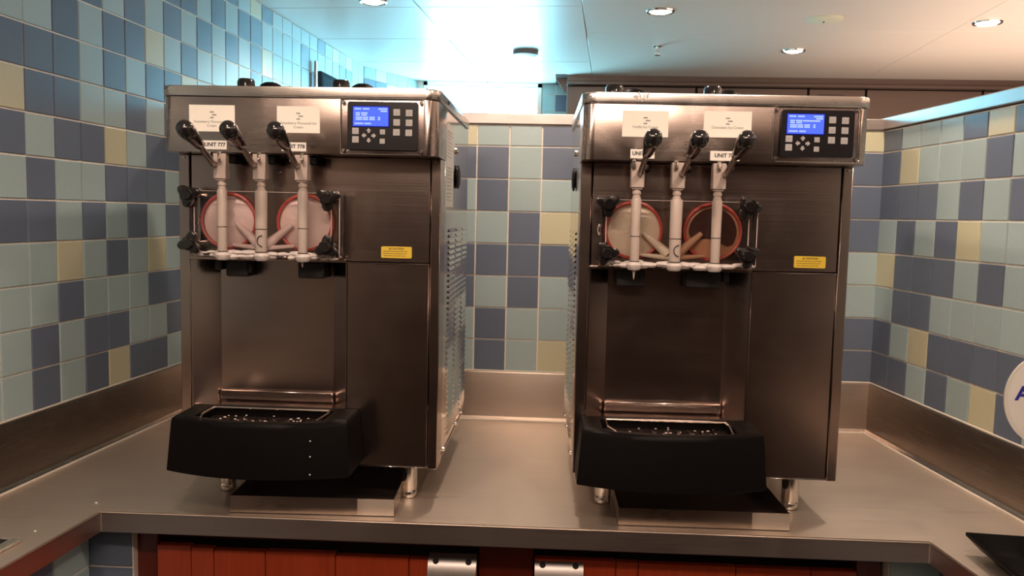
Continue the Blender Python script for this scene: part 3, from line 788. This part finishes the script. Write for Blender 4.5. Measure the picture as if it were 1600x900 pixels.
    part('bezel_rim', bm, M_CHROME, parent=bz)
    pn = part('control_panel', (lambda q: (prism(q, rrect(.4265 + cu, .5845 + cu, .8455 + cw, .9475, .006, 4), .0836, .0845, 0, XZ), q)[1])(bmesh.new()), M_PANELB, lab='black keypad panel')
    UX = lambda x: .4425 + (x - 127) * .0001635 + cu - .003
    WZ = lambda y: .9375 - (y - 152) * .000158 + cw * .5
    scn = part('display', (lambda q: (box(q, UX(127), UX(610), -.0862, -.0845, WZ(416), WZ(150), .0004), q)[1])(bmesh.new()), M_SCREEN, False, lab='lit blue display')
    bm = bmesh.new(); box(bm, UX(118), UX(619), -.0858, -.0844, WZ(426), WZ(140)); part('display_rim', bm, emit('screen_glow', (.01, .01, .35), .8), False, parent=scn)
    bm = bmesh.new()
    lines = [(180, 150, 245), (180, 262, 350), (180, 475, 590), (210, 505, 592), (238, 165, 220), (238, 238, 322), (265, 165, 230), (265, 245, 320), (298, 165, 250), (298, 262, 335), (298, 352, 430), (298, 470, 500),
             (325, 165, 250), (325, 262, 335), (325, 352, 430), (325, 470, 500), (382, 150, 265), (382, 285, 380)]
    if idx == 2: lines.append((240, 335, 560))
    for (y, xa, xb) in lines:
        x = xa
        while x < xb - 6:
            box(bm, UX(x), UX(x + 11), -.0866, -.0860, WZ(y + 10), WZ(y - 10)); x += 15
    sx_ = part('display_text', bm, M_SCREENT, False, parent=scn); sx_['kind'] = 'stuff'
    for (x, y, s) in [(160, 487, 45), (160, 605, 45), (530, 495, 35), (528, 623, 35)] + [(722, 222, 46), (891, 228, 46), (722, 360, 46), (891, 363, 46), (720, 497, 46), (889, 502, 46)]:
        bm = bmesh.new(); box(bm, UX(x - s), UX(x + s), -.0860, -.0844, WZ(y + s), WZ(y - s), .0005); bt = part('key', bm, M_KEY, False)
        bm = bmesh.new(); box(bm, UX(x - s * .5), UX(x + s * .5), -.0863, -.0859, WZ(y + s * .35), WZ(y + s * .25)); box(bm, UX(x - s * .4), UX(x + s * .4), -.0863, -.0859, WZ(y - s * .1), WZ(y - s * .2)); part('key_legend', bm, M_GREY, False, parent=bt)
    for (x, y, an) in ((342, 482, 90), (280, 547, 180), (407, 549, 0), (342, 612, -90)):
        bm = bmesh.new(); s = .0058
        pts = [(s, 0), (0, s), (0, s * .45), (-s * .75, s * .45), (-s * .75, -s * .45), (0, -s * .45), (0, -s)]
        c, sn_ = math.cos(math.radians(an)), math.sin(math.radians(an))
        prism(bm, [(UX(x) + c * px - sn_ * py, WZ(y) + sn_ * px + c * py) for px, py in pts], .0844, .0860, 0, XZ); part('arrow_key', bm, M_KEY, False)
    for (x, z) in ((.4175, .948), (.5915, .948), (.4175, .8425), (.5915, .8425)):
        bm = bmesh.new(); lathe(bm, [(.0042, 0), (.0042, .003), (.0030, .0045), (.0016, .0045), (.0016, .0030), (0, .0030)], 14, Matrix.Translation((x + cu, -.0835, z + cw * .7)) @ Matrix.Rotation(math.pi / 2, 4, 'X')); part('panel_screw', bm, M_CHROME)
    # --- paper cards and unit stickers
    for (u0, u1, z0, z1, lines, un, uu0, uu1, uz0, uz1) in cfg['cards']:
        bm = bmesh.new(); box(bm, u0, u1, -.0792, -.0779, z0, z1, mi=0); cd = part('flavour_card', bm, M_CARD, False, lab='cream paper flavour card')
        uc = (u0 + u1) / 2
        bm = bmesh.new()
        for k, (ddx, ww) in enumerate(((-.004, .009), (.0015, .010), (-.004, .008))): box(bm, uc + ddx - ww / 2 + .004, uc + ddx + ww / 2 + .004, -.0796, -.0791, z1 - .0170 - k * .0062, z1 - .0140 - k * .0062)
        part('card_emblem', bm, M_GREY, False, parent=cd)
        for k, tx in enumerate(lines): lettering(tx, .0080, M_GREY, cd, uc, -.0795, z0 + .0215 - k * .0088)
        bm = bmesh.new(); box(bm, uu0, uu1, -.0792, -.0779, uz0, uz1); us = part('unit_sticker', bm, plain('white_sticker', (.85, .80, .74), .5, noise=.02, nscale=30), False, lab='white sticker reading ' + un)
        lettering(un, .0118, M_INK, us, (uu0 + uu1) / 2 + .001, -.0796, (uz0 + uz1) / 2 + .0005, bold=.0003, sx=.98)
    # caution label
    cc = cfg['caution']
    bm = bmesh.new(); prism(bm, rrect(cc, cc + .072, .5985, .6255, .003, 3), -.001, .0006, 0, XZ @ Matrix.Translation((0, 0, 0))); ca = part('caution_label', bm, M_YEL, False, lab='yellow caution label')
    lettering('\u25B2 CAUTION', .0062, M_YELD, ca, cc + .036, -.0010, .6205, bold=.00015)
    bm = bmesh.new()
    for k, (a, c) in enumerate(((.005, .067), (.005, .062), (.006, .052))):
        x = cc + a
        rr3 = random.Random(k)
        while x < cc + c - .004:
            l = rr3.uniform(.004, .009); box(bm, x, x + l, -.0010, -.0005, .6135 - k * .0052, .6150 - k * .0052); x += l + .0015
    part('label_print', bm, M_YELD, False, parent=ca)
    # small screws on the body
    for (x, z) in ((.2405, .792), (.014, .823), (MW - .012, .823)):
        bm = bmesh.new(); lathe(bm, [(.0028, 0), (.0028, .0015), (0, .002)], 10, Matrix.Translation((x, .0025 if x > .1 and x < .5 else 0, z)) @ Matrix.Rotation(math.pi / 2, 4, 'X')); part('body_screw', bm, M_CHROME)
    return R

serve_machine(1, (-.79079, 1.97225, Z0), -.04999, 'three-handled steel ice cream machine with pink strawberry cream, by the tall tiled wall', dict(
    tray=.022, cream=('pink', 'pink'), dx=(.004, .008, .012), hdx=(-.003, -.002, .002), lean=.0, cp=(-.004, -.003),
    stars=((.052, .7345, 20), (.054, .6245, 75), (.3735, .7325, 25), (.371, .6225, 85)),
    drips=((.3145, .016),), sensor=((.109, .163), (.283, .345)), small=(.083, .100), caution=.483,
    cards=((.062, .166, .877, .9355, ('Strawberry Flavoured Ice', 'Cream'), 'UNIT 777', .092, .147, .8375, .8570),
           (.262, .359, .877, .9355, ('Strawberry Flavoured Ice', 'Cream'), 'UNIT 778', .273, .328, .8365, .8560))))
serve_machine(2, (.15313, 1.93588, Z0), -.03091, 'three-handled steel ice cream machine with vanilla and chocolate cream, by the low tiled wall', dict(
    tray=0.0, cream=('vanilla', 'choc'), dx=(-.003, .0, -.002), hdx=(.003, .006, .006), lean=.004, cp=(.002, .0),
    stars=((.060, .7335, 35), (.060, .6245, 5), (.3725, .7335, 0), (.3735, .6255, 30)),
    drips=((.1225, .026),), sensor=((.090, .157), (.250, .335)), small=(.338, .352), caution=.4975,
    cards=((.084, .185, .883, .9400, ('Vanilla Ice Cream',), 'UNIT 779', .104, .157, .8360, .8560),
           (.262, .366, .885, .9420, ('Chocolate Ice Cream',), 'UNIT 780', .279, .343, .8345, .8555))))

# ================================================================== STEEL PANS UNDER THE MACHINES
def drip_pan(loc, rz, wd, dp, label):
    R = empty('drip_pan', label, 'pan', loc, rz, )
    bm = bmesh.new(); box(bm, 0, wd, 0, dp, 0, .0015); bm_obj('pan_base', bm, M_PANB, R)
    h = .041
    for nm, a in (('pan_front', (0, wd, 0, .0015)), ('pan_back', (0, wd, dp - .0015, dp)), ('pan_side', (0, .0015, 0.0015, dp - .0015)), ('pan_side', (wd - .0015, wd, 0.0015, dp - .0015))):
        bm = bmesh.new(); box(bm, *a, 0.0015, h)
        bm_obj(nm, bm, M_PAN, R)
    bm = bmesh.new(); box(bm, wd - .085, wd, -.0012, .0002, .002, h - .001); bm_obj('pan_joint', bm, plain('pan_patch', (.62, .52, .44), .45, .5, noise=.12, nscale=18), R)
    return R
drip_pan((-.6445, 1.882, Z0 + .0006), -.010, .382, .42, 'shallow steel pan under the machine with pink cream')
drip_pan((.2560, 1.857, Z0 + .0006), -.034, .389, .44, 'shallow steel pan under the machine with chocolate cream')

# ================================================================== CEILING FIXTURES
def zc(x): return Z0 + CEIL
def downlight(x, y, label, r=.058, on=True):
    R = empty('downlight', label, 'ceiling light', (x, y, Z0 + CEIL), 0, 'recessed downlights in the ceiling')
    bm = bmesh.new(); torus(bm, r - .006, .007, Matrix.Translation((0, 0, -.001)), 28, 8); bm_obj('trim_ring', bm, M_CHROME, R, True)
    bm = bmesh.new(); lathe(bm, [(0, -.012), (r * .5, -.010), (r - .012, -.003), (r - .010, .001)], 24); bm_obj('lens', bm, emit('lamp_lens', (1, .86, .68), 9.0), R, True)
    l = lamp('SPOT', (0, 0, -.016), SPOT_W, WARM, .045, None, math.radians(150)); l.parent = R; l.location = (0, 0, -.016)
    return R
downlight(-.587, 3.444, 'round recessed downlight above the machine with pink cream, cut by the top of the photo')
downlight(.584, 3.501, 'round recessed downlight above the machine with chocolate cream, near the sprinkler head')
downlight(1.376, 4.234, 'round recessed downlight nearest the steel cupboards')
downlight(1.967, 3.571, 'round recessed downlight above the low tiled wall, furthest right')
for (x, y, wh) in ((.02, 2.30, 'overhead above the gap between the two machines'), (1.13, 2.20, 'overhead above the corner of the low tiled wall'), (-.62, 1.05, 'overhead in front of the machine with pink cream'),
                   (.62, 1.05, 'overhead in front of the machine with chocolate cream'), (1.95, 2.2, 'overhead beyond the low tiled wall'), (1.95, .9, 'overhead beyond the near end of the low tiled wall')):
    downlight(x, y, 'round recessed downlight ' + wh)

R = empty('surface_light', 'shallow drum ceiling light with dark rim in the blue glow', 'ceiling light', (.043, 4.40, Z0 + CEIL))
bm = bmesh.new(); lathe(bm, [(.064, -.022), (.066, -.020), (.066, 0)], 28); bm_obj('drum', bm, plain('drum_grey', (.16, .13, .14), .4, noise=.1, nscale=20), R, True)
bm = bmesh.new(); lathe(bm, [(0, -.030), (.045, -.028), (.060, -.022)], 28); bm_obj('diffuser', bm, plain('opal', (.9, .9, .9), .4, noise=.02, nscale=20), R, True)
R = empty('ceiling_hatch', 'round cream access disc in the ceiling right of the sprinkler', 'ceiling disc', (1.285, 3.58, Z0 + CEIL))
bm = bmesh.new(); lathe(bm, [(0, -.004), (.074, -.004), (.078, -.0015), (.078, 0)], 32); bm_obj('disc', bm, plain('cream_plastic', (.62, .58, .44), .5, noise=.03, nscale=20), R, True)
bm = bmesh.new(); lathe(bm, [(0, -.008), (.004, -.007), (.004, -.004)], 12, Matrix.Translation((.01, .03, 0))); bm_obj('screw', bm, M_DARK, R, True)
R = empty('sprinkler_head', 'small chrome sprinkler head hanging from the ceiling between two downlights', 'sprinkler', (.693, 4.20, Z0 + CEIL))
bm = bmesh.new(); lathe(bm, [(.010, -.006), (.022, -.003), (.022, 0)], 20); lathe(bm, [(.006, -.022), (.008, -.006)], 12); bm_obj('body', bm, M_CHROME, R, True)
bm = bmesh.new()
for s in (-1, 1): rod(bm, (s * .007, 0, -.020), (s * .009, 0, -.032), .0018, n=6); rod(bm, (s * .009, 0, -.032), (0, 0, -.044), .0018, n=6)
bm_obj('yoke', bm, M_CHROME, R)
bm = bmesh.new(); lathe(bm, [(0, -.047), (.015, -.046), (.015, -.044), (0, -.043)], 16); bm_obj('deflector', bm, M_CHROME, R, True)

# ================================================================== CUPBOARDS BEYOND
cup_y = lambda x: 5.12 - .06 * (x - .3)
def cupboard(x0, x1, label, grp='steel wall cupboards beyond the partition', detail=False):
    y = cup_y(x0); R = empty('wall_cupboard', label, 'cupboard', (x0, y, 0), -.06, grp)
    wd = (x1 - x0)
    bm = bmesh.new(); box(bm, 0, wd, .02, .30, Z0 + .35, Z0 + CEIL - .06, .002); bm_obj('carcass', bm, M_CUPB, R)
    bm = bmesh.new(); box(bm, .003, wd - .003, 0, .02, Z0 + .36, Z0 + CEIL - .062, .002); d = bm_obj('door', bm, M_CUPB, R)
    if detail:
        bm = bmesh.new(); a, c = .055, .20
        for (p, q, r, s) in ((a, c, Z0 + 1.458, Z0 + 1.461), (a, a + .003, Z0 + 1.30, Z0 + 1.461), (c - .003, c, Z0 + 1.30, Z0 + 1.461)): box(bm, p, q, -.003, 0.001, r, s)
        bm_obj('vent_outline', bm, M_DARK, d)
    return R
cx_ = [.305, 1.083, 1.740, 2.075, 2.745, 3.4, 4.1]
cl_ = ['wide steel wall cupboard ending at the blue lit gap, behind the chocolate machine', 'steel wall cupboard behind the middle of the chocolate machine', 'narrow steel wall cupboard with a faint square outline, behind the right control panel',
       'plain steel wall cupboard above the corner of the low tiled walls', 'steel wall cupboard at the right edge of the photo', 'steel wall cupboard beyond the right edge of the photo']
for k in range(6): cupboard(cx_[k], cx_[k + 1] - .004, cl_[k], detail=(k == 2))
bm = bmesh.new(); box(bm, 0, 3.85, -.045, .33, -.059, -.036, .003); box(bm, -.0, 3.85, -.02, .33, -.036, 0)
R = empty('cornice', 'steel cornice running along the top of the wall cupboards', 'cornice', (.305, cup_y(.305), Z0 + CEIL - .0005), -.06)
bm_obj('moulding', bm, M_CUPB, R)
bm = bmesh.new(); prism(bm, [(-.068, 0), (0, 0), (0, -.090), (-.012, -.085)], -.006, .006, 0, Matrix.Translation((-.001, .1, -.004)) @ XZ); bm_obj('end_bracket', bm, M_CUPB, R)
bm = bmesh.new(); box(bm, -.070, -.0005, -.045, .33, -.004, 0); bm_obj('end_shelf', bm, M_CUPB, R)

# dark panel on the far left wall
q = lpt(2.20, .008); 
R = empty('wall_panel', 'dark flat panel fixed to the tall tiled wall in the blue glow', 'panel', (q.x, q.y, Z0), math.atan2(math.cos(LA), math.sin(LA)))
bm = bmesh.new(); box(bm, 0, .42, -.02, 0, .98, 1.395, .004); bm_obj('plate', bm, plain('slate_panel', (.035, .05, .06), .9, spec=.05, noise=.1, nscale=10), R)
bm = bmesh.new(); box(bm, .02, .40, -.0215, -.0195, 1.00, 1.375, .001); bm_obj('face', bm, plain('slate_face', (.05, .07, .085), .9, spec=.05, noise=.1, nscale=10), R)

# ================================================================== SMALL THINGS ON THE WORKTOP
# oval sign on a stem at the right edge
R = empty('oval_sign', 'white oval sign with blue letters and a red ribbon, at the right edge', 'sign', (1.173, 1.790, Z0), math.radians(-16))
R.scale = (.95, .95, .95); SG = .046
bm = bmesh.new(); lathe(bm, [(.032, 0), (.032, .004), (.028, .007), (0, .008)], 28, Matrix.Translation((.012, .01, 0))); bm_obj('base', bm, M_CHROME, R, True)
bm = bmesh.new(); rod(bm, (.012, .01, .007), (.012, .006, .30), .004, n=10); bm_obj('stem', bm, M_CHROME, R, True)
def oval(rx, rz_, n=48): return [(rx * math.cos(2 * math.pi * i / n), .300 + SG + rz_ * math.sin(2 * math.pi * i / n)) for i in range(n)]
bm = bmesh.new(); prism(bm, oval(.088, .108), -.002, .006, .002, XZ); bm_obj('rim', bm, plain('sign_rim', (.72, .68, .62), .35, noise=.03, nscale=20), R, True)
bm = bmesh.new(); prism(bm, oval(.080, .100), .0055, .0068, 0, XZ); bm_obj('face', bm, plain('sign_white', (.78, .74, .70), .35, noise=.02, nscale=20), R)
MB_ = plain('sign_blue', (.03, .03, .30), .4, noise=.1, nscale=20); MR_ = plain('sign_red', (.55, .015, .03), .4, noise=.1, nscale=20)
lettering('AC', .046, MB_, R, -.0655, -.0074, .311 + SG, bold=.0014, align='LEFT', sx=.95)
bm = bmesh.new(); prism(bm, [(x_, z_ + SG + .004) for x_, z_ in ((-.046, .262), (-.030, .267), (.06, .270), (.06, .236), (-.030, .234), (-.044, .226), (-.040, .244))], .0066, .0078, 0, XZ); rb_ = bm_obj('ribbon', bm, MR_, R)
lettering('Ea', .024, M_CARD, R, -.036, -.0082, .2555 + SG, bold=.0008, align='LEFT')
bm = bmesh.new(); box(bm, -.032, -.018, -.0078, -.0066, .347 + SG, .351 + SG); bm_obj('accent', bm, M_INK, R)

# black rubbery tray at the right edge
R = empty('serving_tray', 'black plastic tray with curled edge lying at the right edge of the worktop', 'tray', (1.13, 1.60, Z0))
bm = bmesh.new(); N1, N2 = 14, 12; g = []
c0, c1, c2, c3 = Vector((-.140, .142, .0)), Vector((.17, .10, 0)), Vector((.15, -.22, 0)), Vector((-.155, -.075, 0))
for j in range(N2 + 1):
    row = []
    for i in range(N1 + 1):
        u, v = i / N1, j / N2
        p = c0.lerp(c1, u).lerp(c3.lerp(c2, u), v)
        e = min(u, 1 - u, v, 1 - v); z = .012 + .034 * max(0, 1 - e / .16) ** 2
        row.append(p + Vector((0, 0, z)))
    g.append(row)
top = [[bm.verts.new(p) for p in row] for row in g]; bot = [[bm.verts.new(p - Vector((0, 0, .007))) for p in row] for row in g]
for j in range(N2):
    for i in range(N1):
        bm.faces.new((top[j][i], top[j][i + 1], top[j + 1][i + 1], top[j + 1][i])); bm.faces.new((bot[j][i], bot[j + 1][i], bot[j + 1][i + 1], bot[j][i + 1]))
for i in range(N1):
    bm.faces.new((top[0][i], bot[0][i], bot[0][i + 1], top[0][i + 1])); bm.faces.new((top[N2][i], top[N2][i + 1], bot[N2][i + 1], bot[N2][i]))
for j in range(N2):
    bm.faces.new((top[j][0], top[j + 1][0], bot[j + 1][0], bot[j][0])); bm.faces.new((top[j][N1], bot[j][N1], bot[j + 1][N1], top[j + 1][N1]))
bm_obj('tray_shell', bm, M_BLACKP, R, True)
bm = bmesh.new(); box(bm, -.09, .10, -.09, .06, 0, .0055, .002); bm_obj('foot', bm, M_BLACKP, R)

# dark steel well with a bright rim at the left edge
R = empty('condiment_well', 'dark well with a bright steel rim let into the left wing of the worktop', 'well', (-1.112, 1.600, Z0 + .0005), -LA)
bm = bmesh.new()
box(bm, -.085, .085, .100, .104, 0, .003, .001); box(bm, -.085, .085, -.212, -.200, 0, .004, .001)
box(bm, -.085, -.073, -.2, .1, 0, .004, .001); box(bm, .062, .088, -.2, .1, 0, .007, .002)
bm_obj('rim', bm, plain('bright_rim', (.85, .8, .72), .25, .9, noise=.03, nscale=30), R)
bm = bmesh.new(); box(bm, -.0725, .0615, -.1995, .0995, 0, .0012); bm_obj('recess', bm, M_DARK, R)

# crumbs
for (x, y, s, lb) in ((-.978, 1.925, .004, 'tiny white crumb behind the left corner of the worktop edge'), (-1.02, 1.745, .003, 'tiny white crumb on the left wing of the worktop'), (1.216, 2.60, .006, 'small white crumb by the foot of the right splashback')):
    bm = bmesh.new(); lathe(bm, [(s * .8, 0), (s, s * .3), (s * .5, s * .6), (0, s * .65)], 9, Matrix.Scale(.6, 4, (0, 1, 0))); o = bm_obj('crumb', bm, M_CARD, loc=(x, y, Z0 + .0002)); tag(o, lb, 'crumb')
